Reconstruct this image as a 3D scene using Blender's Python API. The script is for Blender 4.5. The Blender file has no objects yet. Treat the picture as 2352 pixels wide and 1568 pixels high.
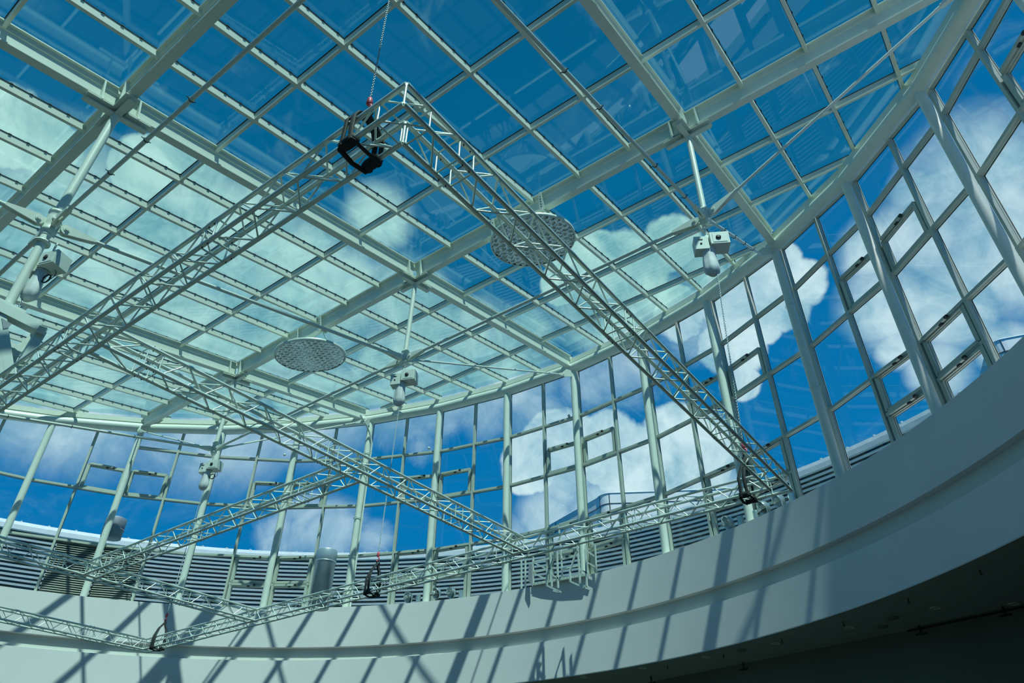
import bpy, math, random
import numpy as np
from mathutils import Vector, Matrix
random.seed(7)
S = bpy.context.scene
COL = S.collection

# ------------------------------------------------------------------ camera
FPX = 1637.12; YAW = -0.6555165; PITCH = 0.6324374; ROLL = 0.0042069
def cam_axes():
    f = np.array([math.sin(YAW)*math.cos(PITCH), math.cos(YAW)*math.cos(PITCH), math.sin(PITCH)])
    r = np.array([math.cos(YAW), -math.sin(YAW), 0.0]); u = np.cross(r, f)
    r2 = math.cos(ROLL)*r + math.sin(ROLL)*u; u2 = -math.sin(ROLL)*r + math.cos(ROLL)*u
    return r2, u2, f
CR, CU, CF = cam_axes()
cam = bpy.data.cameras.new('camera'); cam.lens = FPX/2352*36; cam.sensor_width = 36; cam.clip_end = 500
co = bpy.data.objects.new('camera', cam); COL.objects.link(co)
co.matrix_world = Matrix(((CR[0], CU[0], -CF[0], 0), (CR[1], CU[1], -CF[1], 0), (CR[2], CU[2], -CF[2], 0), (0, 0, 0, 1)))
S.camera = co
def ray(x, y):
    """direction in the hall seen at a pixel of the 2352x1568 photograph, used once to survey positions"""
    d = (x-1176)/FPX*CR - (y-784)/FPX*CU + CF
    return d/np.linalg.norm(d)

# ------------------------------------------------------------------ colour management
S.view_settings.view_transform = 'Standard'; S.view_settings.look = 'None'
S.view_settings.gamma = 1; S.view_settings.use_curve_mapping = False
S.view_settings.exposure = 0.0

# ------------------------------------------------------------------ sky with clouds
def N(nt, t, **kw):
    n = nt.nodes.new(t)
    for k, v in kw.items(): setattr(n, k, v)
    return n
def math_n(nt, op, a, b=None, clamp=False, c=None):
    n = nt.nodes.new('ShaderNodeMath'); n.operation = op; n.use_clamp = clamp
    for i, v in enumerate((a, b, c)):
        if v is None: continue
        if isinstance(v, (int, float)): n.inputs[i].default_value = v
        else: nt.links.new(v, n.inputs[i])
    return n.outputs[0]
w = bpy.data.worlds.new('sky'); S.world = w; w.use_nodes = True; nt = w.node_tree; nt.nodes.clear()
tc = N(nt, 'ShaderNodeTexCoord'); D = tc.outputs['Generated']
sep = N(nt, 'ShaderNodeSeparateXYZ'); nt.links.new(D, sep.inputs[0])
CRISP = [(1290,1010,70),(1225,1065,60),(1400,1035,75),(1480,1090,100),(1545,1005,65),(1625,1025,65),(1590,1100,80),(1470,1150,70),
         (1835,650,55),(1790,610,50),(1730,660,70),(1670,690,70),(1800,700,55),(1680,790,70),(1745,745,45),(1700,880,40),(1560,720,60),
         (20,290,90),(110,330,70),(420,370,45),(330,390,70),(1540,560,60),(1450,620,80),(1370,600,60),(1290,650,45)]
HAZE = [(40,950,90),(150,985,80),(250,1000,60),(380,980,50),(760,1210,70),(660,1235,60),(860,1240,40),(900,960,70),(960,1010,50),(1110,940,60),(1230,940,60),
        (1420,850,80),(1600,760,70),(1210,1230,60),(1340,880,60),(1000,960,60),(700,1170,50)]
SOFT = [(950,770,120),(780,700,130),(250,650,200),(560,680,130),(1150,830,110),(1420,730,80),(330,800,200),(700,900,150),(480,430,60),(1400,1180,90),(1560,1190,100),(1250,1190,60),(1660,1120,60),(1300,1100,60),(2240,400,140),(2120,540,100),(2300,570,150),(2040,700,90),(2190,700,90),(2010,570,70),(2060,800,40),(2310,800,60),(2160,850,60),(2110,440,60),
        (150,430,150),(330,520,180),(60,560,160),(540,490,90),(620,590,110),(100,720,200),(420,700,200),(720,590,80),(870,500,70),(690,740,200),
        (920,700,100),(1080,790,90),(1350,700,90),(1220,760,60),(500,870,220),(900,830,130),(1620,610,60),(1000,880,90),(200,880,180),(1500,680,70)]
def blobs(lst):
    out = None
    for x, y, r in lst:
        d = ray(x, y); ang = r*1.5/(FPX)*max(.45, float(d @ CF)**1.2)
        vm = N(nt, 'ShaderNodeVectorMath', operation='DOT_PRODUCT'); nt.links.new(D, vm.inputs[0]); vm.inputs[1].default_value = tuple(d)
        k = 1/(1-math.cos(ang))
        v = math_n(nt, 'MULTIPLY_ADD', vm.outputs['Value'], k, True, 1-k)
        out = v if out is None else math_n(nt, 'MAXIMUM', out, v)
    return out
def noise(scale, detail, rough, off=(0,0,0), dist=0.0, sc=(1,1,1)):
    mp = N(nt, 'ShaderNodeMapping'); nt.links.new(D, mp.inputs[0]); mp.inputs['Location'].default_value = off; mp.inputs['Scale'].default_value = sc
    n = N(nt, 'ShaderNodeTexNoise'); nt.links.new(mp.outputs[0], n.inputs['Vector'])
    n.inputs['Scale'].default_value = scale; n.inputs['Detail'].default_value = detail; n.inputs['Roughness'].default_value = rough; n.inputs['Distortion'].default_value = dist
    return n.outputs[0]
n1 = noise(9, 9, .58); n2 = noise(5, 7, .62, (3,1,2), .6); n3 = noise(13, 8, .62, (8,2,5), .4)
def ss(v, a, b):
    m = N(nt, 'ShaderNodeMapRange', interpolation_type='SMOOTHSTEP'); nt.links.new(v, m.inputs[0])
    m.inputs[1].default_value = a; m.inputs[2].default_value = b; return m.outputs[0]
cr = ss(math_n(nt, 'ADD', blobs(CRISP), math_n(nt, 'MULTIPLY', math_n(nt, 'SUBTRACT', n1, .5), 1.5)), .30, .52)
so = ss(math_n(nt, 'ADD', blobs(SOFT), math_n(nt, 'MULTIPLY', math_n(nt, 'SUBTRACT', n2, .5), 1.35)), .12, 1.05)
n4 = noise(8, 9, .66, (1,7,3), .9)
hz = ss(math_n(nt, 'ADD', blobs(HAZE), math_n(nt, 'MULTIPLY', math_n(nt, 'SUBTRACT', n4, .5), 2.2)), .1, 1.25)
cover = math_n(nt, 'MAXIMUM', cr, math_n(nt, 'MAXIMUM', math_n(nt, 'MULTIPLY', so, .88), math_n(nt, 'MULTIPLY', hz, .62)))
base = N(nt, 'ShaderNodeValToRGB'); nt.links.new(sep.outputs[2], base.inputs[0])
e = base.color_ramp.elements; e[0].position = .2; e[0].color = (.002, .20, .50, 1); e[1].position = .95; e[1].color = (.001, .125, .315, 1)
m2 = base.color_ramp.elements.new(.5); m2.color = (.001, .175, .44, 1)
cc = N(nt, 'ShaderNodeValToRGB'); nt.links.new(n3, cc.inputs[0])
e = cc.color_ramp.elements; e[0].position = .34; e[0].color = (.27, .51, .63, 1); e[1].position = .60; e[1].color = (.70, .88, .92, 1)
mx = N(nt, 'ShaderNodeMixRGB'); nt.links.new(cover, mx.inputs[0]); nt.links.new(base.outputs[0], mx.inputs[1]); nt.links.new(cc.outputs[0], mx.inputs[2])
bg = N(nt, 'ShaderNodeBackground'); nt.links.new(mx.outputs[0], bg.inputs[0]); bg.inputs[1].default_value = 1.0
wo = N(nt, 'ShaderNodeOutputWorld'); nt.links.new(bg.outputs[0], wo.inputs[0])

# ------------------------------------------------------------------ sun
SAZ, SEL = math.radians(-56.5), math.radians(62)
SD = Vector((math.sin(SAZ)*math.cos(SEL), math.cos(SAZ)*math.cos(SEL), -math.sin(SEL)))
sl = bpy.data.lights.new('sun', 'SUN'); sl.energy = 5.6; sl.color = (.97, .98, .95); sl.angle = math.radians(.6)
slo = bpy.data.objects.new('sun', sl); COL.objects.link(slo); slo.rotation_euler = SD.to_track_quat('-Z', 'Y').to_euler(); slo.location = (20, -20, 40)

# ------------------------------------------------------------------ materials
def mat(name, col, rough=.5, metal=0., var=.04, scale=6., bump=0.):
    m = bpy.data.materials.new(name); m.use_nodes = True; t = m.node_tree; b = t.nodes['Principled BSDF']
    b.inputs['Roughness'].default_value = rough; b.inputs['Metallic'].default_value = metal
    tcn = t.nodes.new('ShaderNodeTexCoord'); ns = t.nodes.new('ShaderNodeTexNoise'); ns.inputs['Scale'].default_value = scale; ns.inputs['Detail'].default_value = 5
    t.links.new(tcn.outputs['Object'], ns.inputs['Vector'])
    r = t.nodes.new('ShaderNodeValToRGB'); t.links.new(ns.outputs[0], r.inputs[0])
    r.color_ramp.elements[0].position = .3; r.color_ramp.elements[1].position = .7
    r.color_ramp.elements[0].color = tuple(c*(1-var) for c in col)+(1,); r.color_ramp.elements[1].color = tuple(min(1, c*(1+var)) for c in col)+(1,)
    t.links.new(r.outputs[0], b.inputs['Base Color'])
    if bump:
        bp = t.nodes.new('ShaderNodeBump'); bp.inputs['Strength'].default_value = bump; bp.inputs['Distance'].default_value = .01
        n2_ = t.nodes.new('ShaderNodeTexNoise'); n2_.inputs['Scale'].default_value = scale*12; t.links.new(tcn.outputs['Object'], n2_.inputs['Vector'])
        t.links.new(n2_.outputs[0], bp.inputs['Height']); t.links.new(bp.outputs[0], b.inputs['Normal'])
    return m
def glass(name, tint, f0=.045, fmax=.75):
    m = bpy.data.materials.new(name); m.use_nodes = True; t = m.node_tree; t.nodes.clear()
    tr = t.nodes.new('ShaderNodeBsdfTransparent'); tr.inputs[0].default_value = tint+(1,)
    gl = t.nodes.new('ShaderNodeBsdfGlossy'); gl.inputs['Roughness'].default_value = .01; gl.inputs[0].default_value = (.85, .97, 1, 1)
    lw = t.nodes.new('ShaderNodeLayerWeight'); lw.inputs[0].default_value = .5
    p5 = math_n(t, 'POWER', lw.outputs['Facing'], 4.5); fc = math_n(t, 'MULTIPLY_ADD', p5, fmax, c=f0)
    mix = t.nodes.new('ShaderNodeMixShader'); t.links.new(fc, mix.inputs[0]); t.links.new(tr.outputs[0], mix.inputs[1]); t.links.new(gl.outputs[0], mix.inputs[2])
    o = t.nodes.new('ShaderNodeOutputMaterial'); t.links.new(mix.outputs[0], o.inputs[0])
    return m
M = dict(
    steel=mat('painted_steel', (.66, .72, .63), .42, 0, .03),
    tube=mat('painted_tube', (.67, .73, .65), .38, 0, .03),
    bar=mat('glazing_bar_paint', (.69, .73, .63), .4, 0, .03),
    alu=mat('frame_aluminium', (.46, .51, .435), .4, .1, .04),
    truss=mat('truss_aluminium', (.78, .85, .78), .45, .55, .05),
    gasket=mat('black_gasket', (.012, .018, .02), .6),
    wall=mat('wall_plaster', (.70, .69, .69), .8, 0, .03, 1.3),
    wall2=mat('groove_plaster', (.58, .61, .56), .85, 0, .03, 1.5),
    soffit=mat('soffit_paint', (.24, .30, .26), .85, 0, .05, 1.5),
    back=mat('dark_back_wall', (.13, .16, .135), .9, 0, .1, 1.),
    floor=mat('floor_stone', (.07, .08, .08), .6, 0, .1, 1.),
    cast=mat('cast_steel_paint', (.66, .72, .63), .35, 0, .03),
    black=mat('black_webbing', (.012, .016, .018), .75, 0, .3, 30),
    red=mat('red_hook_paint', (.62, .10, .14), .45, 0, .2, 30),
    chrome=mat('chain_steel', (.55, .62, .62), .3, .8, .1, 30),
    bolt=mat('dark_bolt', (.05, .07, .07), .4, .5),
    bag=mat('grey_chain_bag', (.62, .65, .65), .55, 0, .18, 5, .15),
    hoist=mat('hoist_housing', (.60, .67, .61), .5, 0, .05),
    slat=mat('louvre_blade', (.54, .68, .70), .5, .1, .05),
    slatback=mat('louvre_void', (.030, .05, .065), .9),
    slatdark=mat('grille_blade', (.34, .36, .32), .5, .1, .15, 3),
    cap=mat('cap_flashing', (.52, .66, .68), .5, .1, .05),
    clad=mat('cladding_panel', (.62, .72, .70), .55, 0, .04, 1),
    cladg=mat('grey_render', (.30, .33, .36), .8, 0, .06, 1),
    lampm=mat('spun_aluminium', (.52, .62, .64), .25, .7, .08, 12),
    mirror=mat('mirror_facet', (.62, .70, .70), .16, .75, .18, 9),
    duct=mat('duct_steel', (.50, .60, .66), .35, .5, .08, 3),
    ductd=mat('weathered_duct', (.20, .27, .30), .6, .3, .15, 3),
    galv=mat('galvanised_frame', (.60, .68, .62), .42, .1, .06, 4),
    lens=mat('downlight_glass', (.45, .52, .50), .2, .3),
    yellow=mat('tan_tape', (.45, .36, .16), .6),
)
M['roofglass'] = glass('roof_glass', (.80, .945, .895), .04, .5)
M['wallglass'] = glass('facade_glass', (.94, .98, .99), .03, .35)

# ------------------------------------------------------------------ mesh builder
V3 = lambda p: np.array(p, float)
def unit(v): v = V3(v); return v/np.linalg.norm(v)
class MB:
    def __init__(s): s.v = []; s.f = []; s.mi = []; s.sm = []
    def add(s, vs, fs, mi=0, smooth=False):
        b = len(s.v); s.v += [tuple(map(float, p)) for p in vs]
        for f in fs: s.f.append(tuple(b+i for i in f)); s.mi.append(mi); s.sm.append(smooth)
        return s
    def obox(s, p0, p1, side, w_, up, h0, h1, mi=0):
        """bar from p0 to p1, width w_ along side, from h0 to h1 along up"""
        p0 = V3(p0); p1 = V3(p1); a = unit(side)*w_/2; u = unit(up)
        vs = [p+sg*a+u*h for p in (p0, p1) for sg, h in ((-1, h0), (1, h0), (1, h1), (-1, h1))]
        return s.add(vs, [(0,1,2,3), (7,6,5,4), (0,4,5,1), (1,5,6,2), (2,6,7,3), (3,7,4,0)], mi)
    def box(s, c, hx, hy, hz, X=(1,0,0), Y=(0,1,0), Z=(0,0,1), mi=0):
        c = V3(c); X = unit(X)*hx; Y = unit(Y)*hy; Z = unit(Z)*hz
        vs = [c+a*X+b*Y+d*Z for d in (-1, 1) for a, b in ((-1,-1), (1,-1), (1,1), (-1,1))]
        return s.add(vs, [(3,2,1,0), (4,5,6,7), (0,1,5,4), (1,2,6,5), (2,3,7,6), (3,0,4,7)], mi)
    def beam(s, p0, p1, w_, h_, up=(0,0,1), mi=0):
        p0 = V3(p0); p1 = V3(p1); d = unit(p1-p0); u = V3(up); 
        if abs(d @ unit(u)) > .97: u = V3((1, 0, 0))
        sd = unit(np.cross(d, u)); u = np.cross(sd, d)
        return s.obox(p0, p1, sd, w_, u, -h_/2, h_/2, mi)
    def tube(s, p0, p1, r0, r1=None, n=8, mi=0, caps=True):
        r1 = r0 if r1 is None else r1; p0 = V3(p0); p1 = V3(p1); d = unit(p1-p0)
        a = unit(np.cross(d, (0, 0, 1) if abs(d[2]) < .9 else (1, 0, 0))); b = np.cross(d, a)
        vs = [p+r*(math.cos(2*math.pi*i/n)*a+math.sin(2*math.pi*i/n)*b) for p, r in ((p0, r0), (p1, r1)) for i in range(n)]
        s.add(vs, [(i, (i+1) % n, n+(i+1) % n, n+i) for i in range(n)], mi, True)
        if caps: s.add(vs, [tuple(range(n-1, -1, -1)), tuple(range(n, 2*n))], mi)
        return s
    def path(s, pts, r, n=8, mi=0, closed=False, flat=None):
        """swept tube; flat=(w,t) makes an oval strap instead"""
        pts = [V3(p) for p in pts]; m_ = len(pts); rings = []; a = None
        for i, p in enumerate(pts):
            q = pts[(i+1) % m_] if (closed or i < m_-1) else p; o = pts[i-1] if (closed or i > 0) else p
            d = unit(q-o)
            if a is None: a = unit(np.cross(d, (0, 0, 1) if abs(d[2]) < .9 else (1, 0, 0)))
            a = unit(a-d*(a @ d)); b = np.cross(d, a); rings.append((p, a, b))
        vs = []
        for p, a, b in rings:
            for k in range(n):
                t = 2*math.pi*k/n
                vs.append(p+(r if flat is None else flat[0])*math.cos(t)*a+(r if flat is None else flat[1])*math.sin(t)*b)
        R = m_ if closed else m_-1
        fs = [(i*n+k, i*n+(k+1) % n, ((i+1) % m_)*n+(k+1) % n, ((i+1) % m_)*n+k) for i in range(R) for k in range(n)]
        s.add(vs, fs, mi, True)
        if not closed: s.add(vs, [tuple(range(n-1, -1, -1)), tuple(range((m_-1)*n, m_*n))], mi)
        return s
    def lathe(s, prof, c=(0,0,0), axis=(0,0,1), n=20, mi=0, smooth=True):
        c = V3(c); d = unit(axis); a = unit(np.cross(d, (0, 0, 1) if abs(d[2]) < .9 else (1, 0, 0))); b = np.cross(d, a)
        vs = [c+d*z+r*(math.cos(2*math.pi*i/n)*a+math.sin(2*math.pi*i/n)*b) for r, z in prof for i in range(n)]
        fs = [(j*n+i, j*n+(i+1) % n, (j+1)*n+(i+1) % n, (j+1)*n+i) for j in range(len(prof)-1) for i in range(n)]
        return s.add(vs, fs, mi, smooth)
    def plate(s, outline, nrm, t, mi=0):
        """flat plate: outline of 3D points extruded by t about its plane"""
        o = [V3(p) for p in outline]; k = len(o); d = unit(nrm)*t/2
        vs = [p-d for p in o]+[p+d for p in o]
        return s.add(vs, [tuple(range(k-1, -1, -1)), tuple(range(k, 2*k))]+[(i, (i+1) % k, k+(i+1) % k, k+i) for i in range(k)], mi)
    def build(s, name, mats, parent=None, loc=None):
        me = bpy.data.meshes.new(name); org = V3(loc) if loc is not None else V3((0, 0, 0))
        me.from_pydata([tuple(V3(p)-org) for p in s.v], [], s.f)
        for m_ in (mats if isinstance(mats, (list, tuple)) else [mats]): me.materials.append(M[m_])
        me.polygons.foreach_set('material_index', s.mi); me.polygons.foreach_set('use_smooth', s.sm); me.update()
        o = bpy.data.objects.new(name, me); COL.objects.link(o)
        if parent is not None:
            o.parent = parent; wl = wloc(parent); o.location = Vector(tuple(org-wl))
        else: o.location = Vector(tuple(org))
        return o
def wloc(o):
    v = V3(o.location)
    return v if o.parent is None else v+wloc(o.parent)
def tag(o, label=None, cat=None, group=None, kind=None):
    if label: o['label'] = label
    if cat: o['category'] = cat
    if group: o['group'] = group
    if kind: o['kind'] = kind
    return o
def empty(name, loc, label=None, cat=None, group=None, kind=None):
    o = bpy.data.objects.new(name, None); COL.objects.link(o); o.location = Vector(tuple(map(float, loc))); o.empty_display_size = .2
    return tag(o, label, cat, group, kind)

# ------------------------------------------------------------------ survey of the hall
SL, AL = .1621176, -.0072823                      # the glass roof is one plane rising to the far side
O = V3((-9.82947, 8.87122, 11.7074))              # roof node over the hoist in the middle of the picture
EU = V3((math.cos(AL), 0, math.sin(AL))); EV = V3((0, math.cos(SL), math.sin(SL))); EN = unit(np.cross(EU, EV))
PU, PV = 1.2, 1.8                                 # glass pane pitch
def W(u, v, h=0): return O+EU*PU*u+EV*PV*v+EN*h
def roofz(x, y, h=0):
    return O[2]-((x-O[0])*EN[0]+(y-O[1])*EN[1])/EN[2]+h
CX, CY, RC = -9.8, 1.28, 14.55                    # circle of the columns
DK = math.radians(9.73)
def pol(r, k, cx=CX, cy=CY): a = math.radians(.15)+DK*k; return cx+r*math.sin(a), cy+r*math.cos(a)
def ang(k): return math.radians(.15)+DK*k
WX, WY, RW = -9.8, 1.8, 13.82                     # circle of the plaster wall
def oncyl(x, y, r=RW, cx=WX, cy=WY):
    d = ray(x, y); A = d[0]**2+d[1]**2; B = -2*(d[0]*cx+d[1]*cy); C = cx*cx+cy*cy-r*r
    return d*(-B+math.sqrt(B*B-4*A*C))/2/A
def onz(x, y, z): d = ray(x, y); return d*z/d[2]
def ony(x, y, yy): d = ray(x, y); return d*yy/d[1]
def onh(x, y, h): d = ray(x, y); return d*h/math.hypot(d[0], d[1])
def onroof(x, y, off): d = ray(x, y); return d*(((O-EN*off) @ EN)/(d @ EN))

# ------------------------------------------------------------------ walls, soffit, floor
def ring(name, prof, m, n=148, a0=0, a1=2*math.pi, cx=WX, cy=WY, smooth=True, **kw):
    b = MB(); full = abs(a1-a0-2*math.pi) < 1e-6; cnt = n if full else n+1
    for (r0, z0), (r1, z1) in zip(prof[:-1], prof[1:]):
        vs = [(cx+r*math.sin(a0+(a1-a0)*i/n), cy+r*math.cos(a0+(a1-a0)*i/n), z) for r, z in ((r0, z0), (r1, z1)) for i in range(cnt)]
        b.add(vs, [(i, (i+1) % cnt, cnt+(i+1) % cnt, cnt+i) for i in range(n)], 0, smooth)
    return b.build(name, m, **kw)
tag(ring('wall_upper', [(15.6, 5.60), (15.6, 5.955), (RW, 5.96), (RW, 4.88), (13.97, 4.875)], 'wall', smooth=True), kind='structure')
tag(ring('trim_1', [(13.96, 4.90), (13.94, 4.54)], 'wall2'), kind='structure')
tag(ring('wall_lower', [(13.96, 4.545), (RW, 4.54), (RW, 3.66), (RW+.01, 3.64)], 'wall'), kind='structure')
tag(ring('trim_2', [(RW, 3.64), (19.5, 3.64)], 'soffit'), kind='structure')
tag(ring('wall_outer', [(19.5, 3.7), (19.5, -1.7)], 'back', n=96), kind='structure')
bw0, bw1 = V3((-8.17, 17.14, 0)), V3((-.67, 15.52, 0)); bd = unit(bw1-bw0)
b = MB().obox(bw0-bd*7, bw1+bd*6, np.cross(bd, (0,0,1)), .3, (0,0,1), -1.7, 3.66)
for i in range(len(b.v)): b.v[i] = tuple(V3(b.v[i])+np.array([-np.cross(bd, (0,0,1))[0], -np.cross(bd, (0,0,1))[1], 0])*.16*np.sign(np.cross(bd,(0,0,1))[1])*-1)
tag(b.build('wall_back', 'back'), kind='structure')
tag(ring('floor', [(.01, -1.65), (19.5, -1.65)], 'floor', n=96, smooth=False), kind='structure')

# ------------------------------------------------------------------ glass roof
ceiling = empty('ceiling', (CX, CY, 10.4), kind='structure')
RR = 14.62
def clip_u(u):
    x = W(u, 0)[0]; q = RR**2-(x-CX)**2
    if q <= .05: return None
    h = math.sqrt(q); return [(CY+s_*h-O[1])/(PV*EV[1]) for s_ in (-1, 1)]
def clip_v(v):
    y = W(0, v)[1]; q = RR**2-(y-CY)**2
    if q <= .05: return None
    h = math.sqrt(q); return [(CX+s_*h-O[0])/(PU*EU[0]) for s_ in (-1, 1)]
for u in range(-12, 13):
    c = clip_u(u)
    if not c: continue
    p0, p1 = W(u, c[0]), W(u, c[1])
    b = MB().obox(p0, p1, EU, .066, EN, .004, .155, 0).obox(p0, p1, EU, .090, EN, .155, .163, 1)
    nc = int((c[1]-c[0])*6)
    for i in range(nc): q = p0+(p1-p0)*(i+.5)/nc+EU*.05; b.obox(q-EV*.025, q+EV*.025, EU, .014, EN, .150, .164, 1)
    b.build('glazing_bar', ['bar', 'gasket'], ceiling)
for v in range(-12, 5):
    c = clip_v(v)
    if not c: continue
    p0, p1 = W(c[0], v), W(c[1], v)
    b = MB().obox(p0, p1, EV, .056, EN, .012, .153, 0).obox(p0, p1, EV, .084, EN, .1555, .1625, 1)
    b.build('glazing_bar', ['bar', 'gasket'], ceiling)
b = MB(); nn = 74
ps = []
for i in range(nn):
    a = 2*math.pi*i/nn; x, y = CX+RR*math.sin(a), CY+RR*math.cos(a); ps.append(V3((x, y, roofz(x, y)))+EN*.175)
b.plate(ps, EN, .016); b.build('roof_glass', 'roofglass', ceiling)

# rim tube on the column heads
NK = 37
def rimpt(k, off=.30, r=RC): x, y = pol(r, k); return V3((x, y, roofz(x, y)-off))
b = MB(); b.path([rimpt(k) for k in range(NK)], .150, n=18, closed=True)
b2 = [rimpt(k, .06, 14.60) for k in range(NK)]
rim = b.build('eaves_tube', 'tube', loc=rimpt(0)); tag(rim, 'fat white tube running round the whole edge of the glass roof on the column heads', 'tube')
b = MB()
for k in range(NK):
    p0, p1 = rimpt(k, .12, 14.56), rimpt(k+1, .12, 14.56); b.obox(p0, p1, np.cross(unit(p1-p0), (0,0,1)), .13, (0,0,1), 0, .16, 0)
b.build('eaves_sill', 'bar', rim)

# main roof beams
def ibeam(p0, p1, side, name, label, group):
    e_ = empty(name, (V3(p0)+V3(p1))/2, label, 'roof beam', group)
    MB().obox(p0, p1, side, .17, EN, -.30, -.275).build('bottom_flange', 'steel', e_)
    MB().obox(p0, p1, side, .02, EN, -.275, .10).build('web', 'steel', e_)
    MB().obox(p0, p1, side, .17, EN, .10, .125).build('top_flange', 'steel', e_)
    return e_
Vend = [clip_u(u) for u in (-6, 0, 6)]; Uend = {v: clip_v(v) for v in (-8, -4, 0)}
G = 'white I beams of the glass roof'
for (u, lab), c in zip(((-6, 'left'), (0, 'mid'), (6, 'right')), Vend):
    segs = [(-8+.0, -4), (-4, 0), (0, c[1]-.06)]
    txt = {(-6, 0): 'white I beam crossing behind the long near truss toward the small far left hub, left edge piece',
           (-6, 1): 'white I beam from the left picture edge down to the cross plate above the left mid hoist',
           (-6, 2): 'short white I beam from the cross plate above the left mid hoist to the rim tube',
           (0, 0): 'white I beam entering from the left edge to the cross plate on the big near post',
           (0, 1): 'white I beam from the cross plate on the big near post to the central cross plate',
           (0, 2): 'white I beam from the central cross plate to the rim tube beside the central tie rod end',
           (6, 0): 'white I beam behind the camera on the right hand line of posts',
           (6, 1): 'white I beam running from the top picture edge down to the right cross plate',
           (6, 2): 'short white I beam from the right cross plate down to the rim tube by the cabled tie rod'}
    for j, (a, b_) in enumerate(segs):
        if (u, j) in ((6, 0), (-6, 0)): continue
        ibeam(W(u, a+.04), W(u, b_-.04), EU, 'roof_beam', txt[(u, j)], G)
for v, segs in ((-4, [(Uend[-4][0]+.1, -6, None), (-6, 0, 'white I beam running down left from the big near cross plate to the left picture edge'), (0, 6, 'white I beam running up from the big near cross plate to the top picture edge'), (6, Uend[-4][1]-.1, None)]),
                (0, [(Uend[0][0]+.1, -6, 'white I beam from the small left mid cross plate down left to the rim tube'), (-6, 0, 'white I beam between the left mid and central cross plates above one round mirror panel'),
                     (0, 6, 'white I beam between the central and right cross plates with the half hidden mirror panel'), (6, Uend[0][1]-.1, 'white I beam from the right cross plate up to the top right corner')])):
    for a, b_, t in segs:
        if t: ibeam(W(a+.06, v), W(b_-.06, v), EV, 'roof_beam', t, G)

# ------------------------------------------------------------------ columns and glazed bays
def rz(k): return rimpt(k)[2]
COLT = {-9: None, -8: None, -7: 'first white round column from the left, leaning into the left edge',
 -6: 'white round column between two small vent windows, rising above the brown grille',
 -5: 'white round column behind the left mid hoist and its chain', -4: 'white round column crossed by the far end of the cross truss, under the small left mid beam end',
 -3: 'white round column with a clamped conduit pipe, below the silver drum', -2: 'white round column just left of centre with vents either side',
 -1: 'white round column standing straight upright in the middle of the glass wall', 0: 'white round column rising behind the folding access gantry',
 1: 'white round column right of the gantry, in front of the rounded white building', 2: 'white round column behind the right hoist chain and the floodlights',
 3: 'white round column with wire clamps at the end of the cabled tie rod', 4: 'thick looking white column between the two tall vent stacks on the right',
 5: 'nearest white column descending from the top right', 6: 'white column cut by the top right corner'}
for k in range(-8, 7):
    x, y = pol(RC, k); zt = rz(k)-.05
    c = MB().tube((x, y, 5.955), (x, y, zt), .097, n=20)
    o = c.build('column', 'tube', loc=(x, y, 5.96)); tag(o, COLT.get(k) or 'white round column at the far left edge', 'column', 'round columns of the glass wall')
    MB().lathe([(.097, 0), (.14, .01), (.14, .03), (.097, .035)], (x, y, 5.957), n=20).build('base_plate', 'steel', o)
RF = 14.84; ZT = [5.985, 7.63, 9.27, 10.93]
def fpt(k, z, r=RF): x, y = pol(r, k); return V3((x, y, z))
wn = 0
BAYS = range(-8, 6)
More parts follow.
